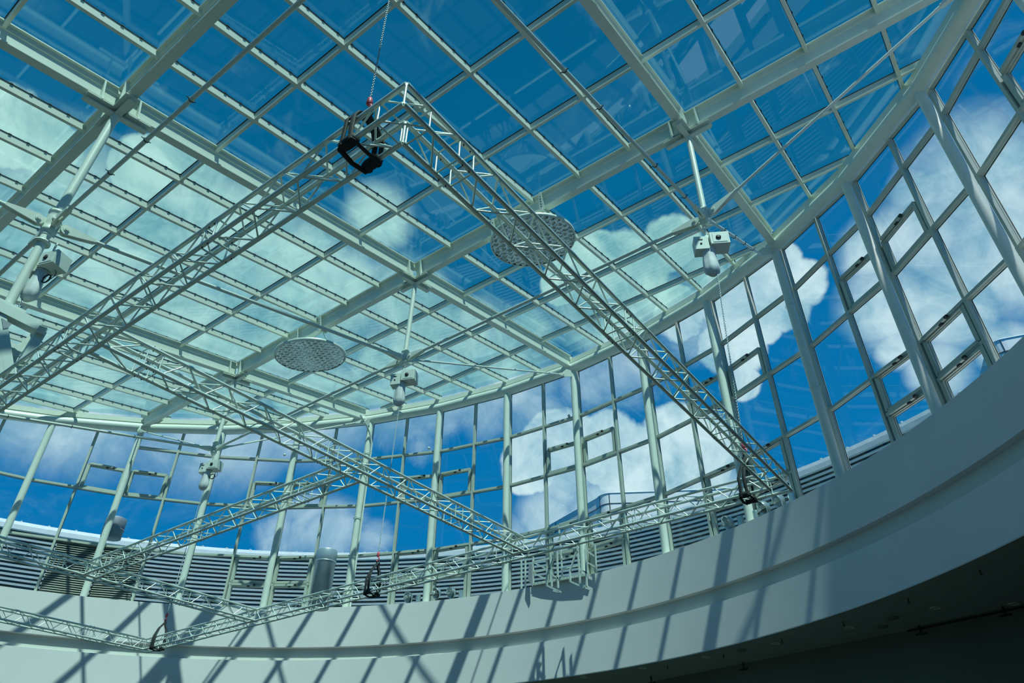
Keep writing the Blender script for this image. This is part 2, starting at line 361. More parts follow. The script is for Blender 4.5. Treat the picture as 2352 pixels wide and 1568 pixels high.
for k in BAYS:
    wn += 1
    wdw = empty('window_%d' % wn, fpt(k+.5, 5.985), kind='structure')
    A0, A1 = fpt(k, 0), fpt(k+1, 0); tang = unit(A1-A0); nin = V3((-tang[1], tang[0], 0))
    nin = nin if nin @ (V3((CX, CY, 0))-A0) > 0 else -nin
    zt0, zt1 = rz(k)+.16, rz(k+1)+.16
    zt = lambda t: zt0+(zt1-zt0)*t
    P = lambda t, z, d=0: A0+(A1-A0)*t+V3((0, 0, z))+nin*d
    # mullions
    for t in (0, .5):
        MB().obox(P(t, 5.97), P(t, zt(t)), tang, .062, nin, -.03, .10).obox(P(t, 5.97), P(t, zt(t)), tang, .085, nin, -.012, -.004, 1).obox(P(t, 5.97), P(t, zt(t)), tang, .075, nin, .002, .03, 0).build('mullion', ['alu', 'gasket'], wdw)
    for z in ZT:
        if z > min(zt0, zt1)-.45: continue
        MB().obox(P(0, z), P(1, z), (0,0,1), .062, nin, -.028, .095).obox(P(0, z), P(1, z), (0,0,1), .088, nin, -.0125, -.0045, 1).obox(P(0, z), P(1, z), (0,0,1), .072, nin, .002, .04, 0).build('transom', ['alu', 'gasket'], wdw)
    MB().obox(P(0, zt0-.06), P(1, zt1-.06), (0,0,1), .20, nin, -.02, .08).obox(P(0, zt0-.15), P(1, zt1-.15), (0,0,1), .05, nin, -.012, -.004, 1).build('head_frame', ['alu', 'gasket'], wdw)
    for t0, t1 in ((0, .5), (.5, 1)):
        MB().plate([P(t0, 5.98), P(t1, 5.98), P(t1, zt(t1)-.1), P(t0, zt(t0)-.1)], nin, .012).build('glass_pane', 'wallglass', wdw)
    # opening vents either side of the even columns
    def vent(t0, t1, z0, z1, act=True):
        t0 += .045; t1 -= .045; z0 += .045; z1 -= .03
        v_ = MB()
        for (a, b_, side) in ((P(t0, z0, .01), P(t1, z0, .01), (0,0,1)), (P(t0, z1, .01), P(t1, z1, .01), (0,0,1)), (P(t0, z0, .01), P(t0, z1, .01), tang), (P(t1, z0, .01), P(t1, z1, .01), tang)):
            v_.obox(a, b_, side, .085, nin, -.02, .07).obox(a, b_, side, .11, nin, -.02, .03).obox(a, b_, side, .118, nin, -.0135, -.006, 1)
        f_ = v_.build('vent_frame', ['alu', 'gasket'], wdw)
        if act:
            tm = (t0+t1)/2
            MB().obox(P(t0+.02, z1, .1), P(tm+.06, z1, .1), (0,0,1), .055, nin, 0, .05, 0).obox(P(tm+.062, z1, .1), P(tm+.085, z1, .1), (0,0,1), .045, nin, 0, .05, 1).obox(P(tm-.01, z1-.04, .1), P(tm+.02, z1-.04, .1), (0,0,1), .03, nin, -.01, .03, 1).build('actuator', ['alu', 'gasket'], f_)
    halves = []
    if k % 2 == 0: halves.append((0, .5))
    if (k+1) % 2 == 0: halves.append((.5, 1))
    for t0, t1 in halves:
        if k not in (-9, -8, -7) or True: vent(t0, t1, 9.27, 10.10)
        kk = k if t0 == 0 else k+1
        if kk == -6 or kk == -8:
            g = MB().obox(P(t0+.03, 5.98, -.02), P(t1-.03, 5.98, -.02), nin, .01, (0,0,1), 0, 1.64, 1); z = 6.0
            while z < 7.58:
                g.plate([P(t0+.03, z, .05), P(t1-.03, z, .05), P(t1-.03, z+.055, 0), P(t0+.03, z+.055, 0)], np.cross(tang, (0,0,1)), .006, 0); z += .062
            g.build('louvre_grille', ['slatdark', 'slatback'], wdw)
        elif kk in (-4, -2, 0, 2, 4):
            vent(t0, t1, 6.80, 7.63); vent(t0, t1, 5.985, 6.78)
            MB().obox(P(t0+.02, 6.79), P(t1-.02, 6.79), (0,0,1), .07, nin, -.02, .08).build('transom', 'alu', wdw)

# ------------------------------------------------------------------ cross saddles, posts and cast hubs
def saddle(u, v, label, s=1.):
    c = W(u, v); e_ = empty('cross_saddle', W(u, v, -.41), label, 'cross plate', 'cross shaped saddles where the roof beams meet')
    L = .47*s
    for dir_, sd, nm in ((EU, EV, 'arm'), (EV, EU, 'arm')):
        MB().obox(W(u, v, -.40)-dir_*L, W(u, v, -.40)+dir_*L, sd, .21*s, EN, .035, .055).obox(W(u, v, -.40)-dir_*L*.97, W(u, v, -.40)+dir_*L*.97, sd, .10*s, EN, -.045, -.028).obox(W(u, v, -.40)-dir_*L*.95, W(u, v, -.40)+dir_*L*.95, sd, .03, EN, -.03, .1).build(nm, 'steel', e_)
    for dir_, sd in ((EU, EV), (EV, EU)):
        for sg in (-1, 1):
            q = W(u, v)+dir_*sg*.27*s
            for s2 in (-1, 1):
                a = q+sd*s2*.012
                MB().plate([a-EN*.345, a-EN*.345+sd*s2*.10*s, a-EN*.28+sd*s2*.10, a+EN*.10+sd*s2*.075, a+EN*.10], dir_, .03).build('stiffener', 'steel', e_)
    return e_
saddle(0, 0, 'white cross shaped plate under the roof beams in the middle of the picture'); saddle(6, 0, 'white cross shaped plate above the right hoist')
saddle(-6, 0, 'white cross shaped plate partly hidden behind the diagonal truss, above the left mid hoist'); saddle(0, -4, 'largest white cross shaped plate, upper left, atop the thick near post', 1.12)
NODES = {'c': (0, 0, 9.05, .053, 1.), 'r': (6, 0, 8.98, .053, 1.), 'l': (-6, 0, 9.08, .053, 1.), 'n': (0, -4, 7.47, .066, 1.28), 't': (6, -4, 7.3, .053, 1.), 's': (-6, -4, 7.3, .053, 1.)}
PT = {'c': 'slim white post dropping from the central cross plate to its cast hub', 'r': 'white post dropping from the right cross plate to its cast hub',
      'l': 'white post dropping behind the diagonal truss to the far left mid hub', 'n': 'thick white near post at upper left dropping to the biggest cast hub and on down'}
def hubpos(k): u, v, z, r, s = NODES[k]; p = W(u, v); return V3((p[0], p[1], z))
for k in 'crln':
    u, v, z, r, s = NODES[k]; p = W(u, v, -.42); h = hubpos(k)
    e_ = empty('strut_post', h, PT[k], 'post', 'hanging posts with cast hubs under the roof')
    MB().tube((p[0], p[1], p[2]+.03), (h[0], h[1], h[2]+.16*s), r, n=18).build('post_tube', 'tube', e_)
    zt_ = p[2]-.55*s
    hb = MB().lathe([(.0, -.17*s), (.05*s, -.17*s), (.055*s, -.15*s), (.05*s, -.13*s), (.075*s, -.11*s), (.085*s, -.08*s), (.06*s, -.05*s), (.075*s, 0), (.08*s, .10*s), (.075*s, .16*s), (.088*s, .17*s), (.088*s, .20*s), (r, .205*s)], h, n=22)
    hub = hb.build('cast_hub', 'cast', e_)
    if k == 'n':
        MB().tube((h[0], h[1], h[2]-.15*s), (h[0], h[1], 5.97), .062, n=18).build('lower_mast', 'tube', e_)
        MB().lathe([(.065, 0), (.11, .0), (.11, .03), (.065, .035)], (h[0], h[1], h[2]-.36), n=20).build('mast_collar', 'cast', e_)

def rod(A, B, sA, sB, label, group='white tie rods between hubs and rim', r=.033, clamps=(), thin=None):
    sA *= .80; sB *= .80
    A = V3(A); B = V3(B); d = unit(B-A); L = np.linalg.norm(B-A)
    e_ = empty('tie_rod', (A+B)/2, label, 'tie rod', group)
    side = unit(np.cross(d, (0, 0, 1))); upv = np.cross(side, d)
    ends = []
    for P0, dd, s in ((A, d, sA), (B, -d, sB)):
        pin = P0+dd*.20*s; R0 = .088*s; tip = pin+dd*.44*s; ends.append(tip)
        fk = MB()
        for sg in (-1, 1):
            out = [pin+R0*(math.cos(t)*dd+math.sin(t)*upv) for t in np.linspace(math.radians(70), math.radians(290), 12)]
            out = out+[pin+dd*.22*s-upv*.058*s, tip-upv*.026*s, tip+upv*.026*s, pin+dd*.22*s+upv*.058*s]
            fk.plate(out, side, .034*s)
            for i in range(len(fk.v)-2*len(out), len(fk.v)): fk.v[i] = tuple(V3(fk.v[i])+side*sg*.030*s)
        fk.tube(tip-dd*.20*s, tip+dd*.05*s, .046*s, .034*s, n=14).tube(tip+dd*.05*s, tip+dd*.12*s, .038*s, .034*s, n=14)
        f_ = fk.build('fork_end', 'cast', e_)
        MB().tube(pin-side*.075*s, pin+side*.075*s, .026*s, n=14).tube(pin-side*.058*s, pin+side*.058*s, .043*s, n=16).build('pin', 'cast', f_)
        MB().plate([P0-upv*.13*s, P0+upv*.15*s, P0+dd*.10*s+upv*.085*s, pin+upv*.075*s, pin+upv*.04*s+dd*.06*s, pin-upv*.04*s+dd*.06*s, pin-upv*.075*s, P0+dd*.10*s-upv*.08*s], side, .05*s).build('lug', 'cast', f_)
    MB().tube(ends[0], ends[1], r, n=12).build('rod', 'tube', e_)
    for t in clamps:
        q = A+(B-A)*t; MB().path([q+(r+.006)*(math.cos(a)*side+math.sin(a)*upv) for a in np.linspace(0, 2*math.pi, 13)[:-1]], .006, n=5, closed=True).tube(q+side*(r+.005), q+side*(r+.04), .006, n=5).tube(q-side*(r+.005), q-side*(r+.03), .006, n=5).build('pipe_clamp', 'bolt', e_)
    return e_
H = {k: hubpos(k) for k in NODES}
def rimnode(k, off=.74, r=14.05): x, y = pol(r, k); return V3((x, y, roofz(x, y)-off))
rod(H['n'], H['c'], 1.2, 1.1, 'long white tie rod from the big near hub to the central hub')
rod(H['c'], H['r'], 1.1, 1.2, 'white tie rod from the central hub rising right, passing behind the right truss')
rod(H['c'], H['l'], 1.1, .9, 'white tie rod from the central hub down left, passing behind the diagonal truss')
rod(H['n'], H['t'], 1.1, 1.0, 'thick near tie rod with pipe clamps from the big near hub to the top edge', r=.029, clamps=(.235, .36, .5))
rod(H['r'], H['t'], 1.0, 1.0, 'tie rod from the right hub rising left to the top edge', r=.029, clamps=(.12, .27, .5, .62))
rod(H['n'], H['s'], 1.2, 1.0, 'tie rod from the big near hub going down left off the picture')
rod(H['n'], H['n']+V3((0, -7.1, -.9)), 1.2, 1.0, 'tie rod fork pointing left off the picture from the big near hub')
rod(H['l'], H['s'], .95, 1.0, 'long tie rod from the left mid hub to the left edge under the rim tube', clamps=(.3, .5, .68))
RIMR = 'thin tie rods fixed to the roof edge'
rod(H['c'], rimnode(0), .9, .8, 'thin tie rod from the central hub to the rim above the upright column', RIMR, r=.024)
rod(H['r'], rimnode(6, .62, 14.1), 1.15, 1.1, 'long tie rod from the right hub to the top right corner of the rim', RIMR, r=.027)
rod(H['r'], rimnode(3, .66, 14.1), .8, .8, 'short tie rod carrying clipped cables from the right hub to the rim', RIMR, r=.03, clamps=(.25, .42, .6, .78))
rod(H['l'], rimnode(-6, .62, 14.0), .9, .8, 'thin tie rod from the left mid hub to the rim at left', RIMR, r=.022)
rod(H['l'], rimnode(-3, .62, 13.9), .9, .8, 'thin tie rod from the left mid hub right to the rim beside the conduit column', RIMR, r=.022)
for k, lab in ((0, 'white gusset wedge joining the central rim tie rod to the beam end'), (6, 'white gusset wedge at the rod end in the top right corner'), (3, 'white gusset wedge at the lower end of the cabled tie rod'), (-6, 'white gusset wedge holding the left rim tie rod'), (-3, 'white gusset wedge below the beam end beside the conduit column')):
    a = rimnode(k, .74 if k == 0 else .64, 14.05); x, y = pol(14.45, k); dr = unit(V3((x-CX, y-CY, 0))); t_ = np.cross(dr, (0,0,1))
    MB().plate([a-dr*.09-V3((0,0,.03)), a-dr*.07+V3((0,0,.06)), a+dr*.12+V3((0,0,.26)), a+dr*.36+V3((0,0,.34)), a+dr*.40+V3((0,0,.14)), a+dr*.02-V3((0,0,.06))], t_, .03).build('gusset_plate', 'cast', loc=a)
    tag(bpy.data.objects[-1] if False else COL.objects[-1], lab, 'gusset', 'gussets at the roof edge')

# ------------------------------------------------------------------ lighting trusses
TA = math.radians(.8); TO = V3((-2.29, 1.83, 0)); ZL, TWD = 3.80, .21
def TL(lx, ly, z=0): return TO+V3((lx*math.cos(TA)-ly*math.sin(TA), lx*math.sin(TA)+ly*math.cos(TA), z))
def truss(p, q, sa, sb, label, first=1.15, sec=2.28):
    """p,q local ends; sa,sb: how far the (left,right) chords run past each end"""
    p = V3(p+(0,)); q = V3(q+(0,)); d = unit(q-p); n_ = V3((-d[1], d[0], 0)); L = np.linalg.norm(q-p); h = TWD/2
    e_ = empty('truss_beam', TL(*((p+q)/2)[:2], ZL), label, 'truss', 'square aluminium lighting trusses')
    def pt(s_, side, z): r_ = p+d*s_+n_*side*h; return TL(r_[0], r_[1], ZL+h+z*h)
    for i, side in enumerate((1, -1)):
        for z in (-1, 1):
            MB().tube(pt(-sa[i], side, z), pt(L+sb[i], side, z), .0188, n=12).build('chord', 'truss', e_)
    faces = [((1, -1), (-1, -1)), ((1, 1), (-1, 1)), ((1, -1), (1, 1)), ((-1, -1), (-1, 1))]
    joints = []; s_ = first
    while s_ < L-.5: joints.append(s_); s_ += sec
    bounds = [.13]+[x for j in joints for x in (j-.075, j+.075)]+[L-.13]
    for fi, (c0, c1) in enumerate(faces):
        m_ = MB()
        for a, b_ in zip(bounds[::2], bounds[1::2]):
            for e1 in (a, b_): m_.tube(pt(e1, *c0), pt(e1, *c1), .0073, n=6, caps=False)
            inner0, inner1 = a+.03, b_-.03; cells = max(1, round((inner1-inner0)/.235)); st = (inner1-inner0)/cells
            for k in range(cells):
                A_, B_ = (c0, c1) if (k+fi) % 2 else (c1, c0)
                m_.tube(pt(inner0+st*k+.012, *A_), pt(inner0+st*(k+1)-.012, *B_), .0073, n=6, caps=False)
        m_.build('lacing', 'truss', e_)
    bl = MB()
    for j in joints:
        for c in ((1,-1), (-1,-1), (1,1), (-1,1)):
            bl.tube(pt(j-.06, *c), pt(j+.06, *c), .0205, n=12)
            for o_ in (-.035, .035): bl.tube(pt(j+o_, *c)+V3((0,0,-.032)), pt(j+o_, *c)+V3((0,0,.032)), .005, n=6, mi=1)
    if joints: bl.build('coupler', ['truss', 'bolt'], e_)
    return e_
LX = (0, -3.98, -10.44, -14.36); LY = (0, 3.42, 6.80); h = TWD/2
truss((LX[3], LY[0]), (LX[0], LY[0]), (-h, h), (-h, h), 'nearest truss, running from the apex at top centre down to the left edge', 1.0)
tr = truss((LX[0], LY[0]), (LX[0], LY[2]), (-h, h), (-h, h), 'right hand truss from the apex at top centre down to the floodlights at right', .5)
b = MB()
for cx_, cy_, q_ in ((h, -h, 0), (-h, h, 0), (h, LY[2]+h, 0), (-h, LY[2]-h, 0)): b.tube(TL(cx_, cy_, ZL), TL(cx_, cy_, ZL+TWD), .0085, n=8)
for z_ in (ZL, ZL+TWD):
    b.tube(TL(-h, -h, z_), TL(h, h, z_), .0073, n=6)
b.build('corner_post', 'truss', tr)
truss((LX[3], LY[2]), (LX[0], LY[2]), (h, -h), (h, -h), 'long far truss along the wall, from the strap at lower left to the right corner', .9)
truss((LX[3], LY[0]), (LX[3], LY[2]), (h, -h), (h, -h), 'lowest truss, entering at the lower left edge just above the wall groove', .9)
truss((LX[1], LY[0]), (LX[1], LY[2]), (-h, -h), (-h, -h), 'diagonal truss dropping from the near truss to the access gantry', .6)
truss((LX[2], LY[0]), (LX[2], LY[2]), (-h, -h), (-h, -h), 'truss entering at the left edge in front of the louvres and ending on the far truss', .6)
truss((LX[2], LY[1]), (LX[1], LY[1]), (-h, -h), (-h, -h), 'cross truss between the diagonal truss and the left louvre side truss', .8)

# ------------------------------------------------------------------ hoists, chains, slings
def chain(x, y, z0, z1, x1, y1, pitch, r, label):
    m_ = MB(); A = V3((x, y, z0)); B = V3((x1, y1, z1)); L = np.linalg.norm(B-A); d = (B-A)/L; n_ = int(L/pitch)
    a = unit(np.cross(d, (1, .3, 0))); b_ = np.cross(d, a)
    for i in range(n_):
        c = A+d*pitch*(i+.5); s1, s2 = (a, b_) if i % 2 else (b_, a)
        hl, hw = pitch*.78, pitch*.42
        pts = [c+d*hl*math.sin(t)*(1 if abs(math.cos(t)) > .5 else 1)+s1*hw*math.cos(t) for t in np.linspace(0, 2*math.pi, 9)[:-1]]
        m_.path(pts, r, n=4, closed=True)
    o = m_.build('hoist_chain', 'chrome', loc=A); tag(o, label, 'chain', 'load chains down to the trusses'); return o
def sling(x, y, z0, cx, cy, label, along):
    """black round sling choked round the truss at (cx,cy), shackled at (x,y,z0)"""
    a = unit(V3(along)); n_ = V3((-a[1], a[0], 0)); zb = ZL-.03; zt_ = ZL+TWD+.02; top = V3((x, y, z0)); c = V3((cx, cy, 0)); hh = TWD/2+.028
    e_ = empty('lifting_sling', top, label, 'sling', 'black slings holding the trusses')
    def q(s_, al, z): return c+n_*s_+a*al+V3((0, 0, z))
    for sg in (-1, 1):
        leg = MB()
        for al in (-.035, .035):
            leg.path([top+a*al*.3, top*.55+q(sg*hh, al, zt_)*.45+n_*sg*.03, q(sg*hh, al, zt_), q(sg*hh, al, (zt_+zb)/2), q(sg*hh, al*1.3, zb)], .022, n=8, flat=(.024, .012))
        leg.build('strap_leg', 'black', e_)
    for al in (-.065, .065):
        MB().path([q(-hh, al*.5, zb+.02), q(-hh*.9, al, zb-.005), q(0, al*1.1, zb-.02), q(hh*.9, al, zb-.005), q(hh, al*.5, zb+.02)], .02, n=8, flat=(.018, .010)).build('under_strap', 'black', e_)
    for sg in (-1, 1):
        MB().lathe([(.0, -.075), (.034, -.07), (.042, -.04), (.043, .04), (.034, .07), (0, .075)], c+n_*sg*TWD/2+V3((0, 0, ZL)), a, n=14).build('choke_knot', 'black', e_)
    return e_
def hook(x, y, z, label, s=1.):
    e_ = empty('chain_hook', (x, y, z), label, 'hook', 'red chain hooks')
    MB().lathe([(0, .13*s), (.016*s, .125*s), (.022*s, .10*s), (.024*s, .06*s), (.015*s, .045*s), (0, .04*s)], (x, y, z), n=12).path([(x+.0*s, y, z+.05*s), (x+.024*s, y, z+.03*s), (x+.028*s, y, z), (x+.01*s, y, z-.024*s), (x-.016*s, y, z-.018*s), (x-.026*s, y, z+.004*s)], .011*s, n=8).build('hook_body', 'red', e_)
    MB().path([(x+.028*s*math.cos(t), y+.01*s, z-.045*s+.034*s*math.sin(t)) for t in np.linspace(-.6, math.pi+.6, 10)], .009*s, n=8).tube((x-.045*s, y+.01*s, z-.066*s), (x+.045*s, y+.01*s, z-.066*s), .011*s, n=8).tube((x-.05*s, y+.01*s, z-.066*s), (x-.038*s, y+.01*s, z-.066*s), .018*s, n=8).build('shackle', 'bolt', e_)
    return e_
def hoistbox(x, y, z, label, s=1., hook_top=None, cable=False, bag=True, az=.3):
    e_ = empty('chain_hoist', (x, y, z), label, 'hoist', 'electric chain hoists')
    X = V3((math.cos(az), math.sin(az), 0)); Y = V3((-math.sin(az), math.cos(az), 0)); c = V3((x, y, z))
    MB().box(c+X*.15*s, .135*s, .12*s, .11*s, X, Y).box(c+X*.15*s-Y*.122*s, .10*s, .004, .085*s, X, Y).build('motor_housing', 'hoist', e_)
    MB().box(c-X*.11*s-V3((0, 0, .05*s)), .10*s, .09*s, .12*s, X, Y).build('gearbox', 'hoist', e_)
    MB().lathe([(0, 0), (.038*s, 0), (.038*s, .006), (0, .006)], c+X*.13*s-Y*.132*s, -Y, n=16).lathe([(0, 0), (.016*s, 0), (.016*s, .006), (0, .006)], c-X*.12*s-Y*.092*s-V3((0,0,.07*s)), -Y, n=12).box(c-X*.12*s-Y*.093*s+V3((0,0,.01)), .03*s, .004, .008*s, X, Y).build('vent_opening', 'gasket', e_)
    top = V3((x, y, hook_top if hook_top else z+.3))
    MB().tube(c+V3((0, 0, .06*s)), top-V3((0,0,.06)), .014*s, n=8).path([top-V3((0,0,.04))+V3((.028*math.cos(t), 0, .04*math.sin(t)))*s for t in np.linspace(0, 2*math.pi, 13)[:-1]], .009*s, n=6, closed=True).box(c+V3((0,0,.09*s)), .03*s, .03*s, .05*s, X, Y).build('suspension_hook', 'galv', e_)
    if bag:
        bc = c-X*.02*s-V3((0, 0, .12*s)); m_ = MB(); prof = [(.0, 0), (.095, 0), (.10, -.03), (.092, -.10), (.104, -.24), (.115, -.36), (.10, -.44), (.05, -.49), (0, -.495)]
        nseg = 22; a_ = [1+.07*math.sin(i*2.1)+.05*math.sin(i*5.3) for i in range(nseg)]
        vs = [bc+V3((0, 0, zz*s))+s*rr*(1+(a_[i]-1)*min(1, -zz*6))*(math.cos(2*math.pi*i/nseg)*X*1.0+math.sin(2*math.pi*i/nseg)*Y*.75) for rr, zz in prof for i in range(nseg)]
        m_.add(vs, [(j*nseg+i, j*nseg+(i+1) % nseg, (j+1)*nseg+(i+1) % nseg, (j+1)*nseg+i) for j in range(len(prof)-1) for i in range(nseg)], 0, True)
        m_.build('chain_bag', 'bag', e_)
        MB().path([bc+V3((0,0,-.01))+s*.105*(math.cos(t)*X+.78*math.sin(t)*Y) for t in np.linspace(0, 2*math.pi, 17)[:-1]], .009*s, n=6, closed=True).build('bag_ring', 'bag', e_)
    if cable:
        q = c+X*.22*s-V3((0, 0, .14*s)); pts = [q+V3((0, 0, -.005)), q+X*.05-V3((0,0,.05)), q+X*.06-V3((0,0,.13)), q+X*.01-V3((0,0,.17)), q-X*.04-V3((0,0,.13))]
        m_ = MB().path(pts, .006, n=6)
        for o_ in (0, .02): m_.path([q-X*(.07+o_)-V3((0,0,.15-o_*.6))+.07*(math.cos(t)*X+math.sin(t)*V3((0,0,1))) for t in np.linspace(0, 2*math.pi, 17)[:-1]], .007, n=6, closed=True)
        m_.build('cable_coil', 'gasket', e_)
    return e_
hx, hy = H['c'][:2]
hoistbox(hx, hy, 8.53, 'grey chain hoist with hanging bag under the central hub', 1.12, H['c'][2]-.16, az=.45)
hoistbox(H['r'][0]-.05, H['r'][1], 8.40, 'grey chain hoist with hanging bag under the right hub', 1.15, H['r'][2]-.16, az=.55)
hoistbox(H['l'][0], H['l'][1], 8.56, 'grey chain hoist with coiled cable under the left mid hub', 1.1, H['l'][2]-.16, cable=True, az=.45)
hoistbox(-9.80, 1.93, 6.80, 'largest grey chain hoist with white bag and cable coil beside the thick near mast', 1.05, 7.22, cable=True, az=.35)
SW = {'c': (858, 1352), 'r': (1712, 1125), 'l': (362, 1478), 't': (822, 325)}
def trusspos(px, py): p = onz(px, py, ZL+.1); return p
cpos = {'c': TL(-7.53, LY[2]), 'r': TL(-.45, LY[2]), 'l': TL(-14.05, LY[2]), 't': TL(-.42, LY[0])}
for k, px in SW.items():
    p = onz(px[0], px[1], ZL+.08); cpos[k] = V3((p[0], (TL(p[0]-TO[0], LY[2] if k != 't' else 0))[1], 0))
CL = {'c': 'long thin chain from the central hoist down to the far truss', 'r': 'chain from the right hoist to the right end of the far truss', 'l': 'faint chain from the left mid hoist down to the lower left truss corner', 't': 'bright near chain dropping from the top edge to the near truss'}
SLB = {'c': 'black sling round the middle of the far truss above the wall', 'r': 'black sling round the far truss beside the floodlights at right', 'l': 'black sling at the lower left truss corner', 't': 'large black sling wrapped round the near truss by the apex'}
HKL = {'c': 'red hook at the foot of the long central chain', 'r': 'red hook half hidden by the right truss corner', 'l': 'small red hook above the lower left truss corner', 't': 'red hook and shackle on the near chain by the apex'}
TOPZ = {'c': 8.02, 'r': 7.92, 'l': 8.05, 't': 6.8}
for k in 'crlt':
    hz = {'c': 4.43, 'r': 4.46, 'l': 4.46, 't': 4.24}[k]
    tx, ty = H[k][0], H[k][1]
    bx, by = cpos[k][0], cpos[k][1]
    hx_, hy_ = (tx*.3+bx*.7, ty*.3+by*.7)
    chain(tx, ty, TOPZ[k], hz+.13, hx_, hy_, .0155 if k == 't' else .024, .0024 if k == 't' else .0042, CL[k])
    hook(hx_, hy_, hz, HKL[k], 1.0 if k == 't' else 1.15)
    sling(hx_, hy_, hz-.07, bx, by, SLB[k], TL(1, 0)-TL(0, 0))
chain(-9.83, 1.88, 6.32, 5.0, -9.83, 1.85, .022, .0036, 'chain below the largest near hoist at the left edge')

# ------------------------------------------------------------------ steel service frame on the near mast
e_ = empty('service_frame', onh(20, 760, 9.9), 'white box section frame with splayed legs at the left edge below the near mast', 'frame')
Z7 = lambda x, y, hd=9.9: onh(x/5.227, 640+y/5.227, hd)
for a, c, w_, hh in (((-60, 330), (470, 600), .15, .15), ((-60, 270), (285, 440), .10, .10)):
    MB().beam(Z7(*a), Z7(*c), w_, hh).build('top_rail', 'galv', e_)
MB().beam(Z7(500, 615, 9.75), Z7(510, 630, 10.1), .09, .10).build('end_cap', 'galv', e_)
for a, c in (((5, 450), (110, 1160)), ((490, 640), (270, 1010)), ((-40, 700), (-10, 1160))):
    MB().beam(Z7(*a), Z7(*c), .11, .11).build('leg', 'galv', e_)
for a, c in (((440, 660), (130, 950)), ((300, 970), (60, 1190)), ((80, 790), (190, 850)), ((190, 860), (110, 1030))):
    MB().beam(Z7(*a, 10.2), Z7(*c, 10.2), .09, .09).build('brace', 'galv', e_)
MB().plate([Z7(20, 470, 9.85), Z7(140, 540, 9.85), Z7(100, 590, 9.85), Z7(40, 600, 9.85)], ray(20, 760), .03).build('bracket', 'cladg', e_)

# ------------------------------------------------------------------ round mirror panels under the mid beam
def dish(px, py, off, label, R=.93):
    c = onroof(px, py, off); e_ = empty('mirror_panel', c, label, 'mirror panel', 'round facetted mirror panels')
    m_ = MB(); n_ = 84; step = 2*R/n_; idx = {}
    cell = .148
    def hgt(a, b_):
        row = math.floor(b_/(cell*.87)); aa = (a+(row % 2)*cell/2) % cell-cell/2; bb = b_ % (cell*.87)-cell*.435
        rr = math.hypot(aa, bb)/(cell*.5)
        return .030*max(0, 1-rr)**.6+.006*math.sin(a*37)*math.sin(b_*29)
    vs = []; fs = []
    for i in range(n_+1):
        for j in range(n_+1):
            a, b_ = -R+step*i, -R+step*j
            if math.hypot(a, b_) < R-.01: idx[(i, j)] = len(vs); vs.append(c+EU*a+EV*b_-EN*(hgt(a, b_)+.012))
    for (i, j) in idx:
        q = [idx.get(t) for t in ((i, j), (i+1, j), (i+1, j+1), (i, j+1))]
        if None not in q: fs.append(tuple(q))
    m_.add(vs, fs, 0, False); m_.build('mirror_facets', 'mirror', e_)
    MB().lathe([(R-.02, -.035), (R, -.04), (R+.012, -.03), (R+.012, .03), (R, .04), (R-.03, .03), (0, .03)], c, EN, n=64).build('rim_ring', 'galv', e_)
    return e_, c
def strut(u, lab, y=0):
    p = W(u, 0); e_ = empty('hanger_bracket', W(u, 0, -.1), lab, 'bracket', 'perforated hanger brackets on the mid beams')
    for sg in (-1, 1):
        c = p+EV*sg*.10
        MB().plate([c+EN*.12-EU*.03, c+EN*.12+EU*.03, c-EN*.36+EU*.07, c-EN*.36-EU*.07], EV, .014).build('arm_plate', 'steel', e_)
        hm = MB()
        for z in (0, -.07, -.14, -.21, -.28): hm.lathe([(0, 0), (.014, 0), (.014, .004), (0, .004)], c-EV*.010+EN*z, -EV, n=10)
        hm.build('bolt_hole', 'gasket', e_)
    MB().beam(p+EV*.12-EN*.33, p-EV*.12-EN*.33, .04, .05).build('crossbar', 'steel', e_)
for (px, py, off, lab, us) in ((713, 816, .72, 'round facetted mirror panel hanging in clear view left of the central hub', (-3.62, -2.83)), (1224, 553, .66, 'round facetted mirror panel half hidden behind the right truss', (3.2, 2.1))):
    e_, c = dish(px, py, off, lab)
    for i, u in enumerate(us):
        strut(u, 'perforated bracket %s' % ({0: 'left of the clear mirror panel', 1: 'above the clear mirror panel'}[i] if px == 713 else {0: 'right above the half hidden mirror panel', 1: 'hidden above the left of the half hidden mirror panel'}[i]))
        base = W(u, 0, -.33)
        MB().tube(base, c+EU*(.5 if i else -.5)+EV*.3+EN*.03, .005, n=5).tube(base, c+EU*(.6 if i else -.3)-EV*.5+EN*.03, .005, n=5).build('suspension_wire', 'bolt', e_)

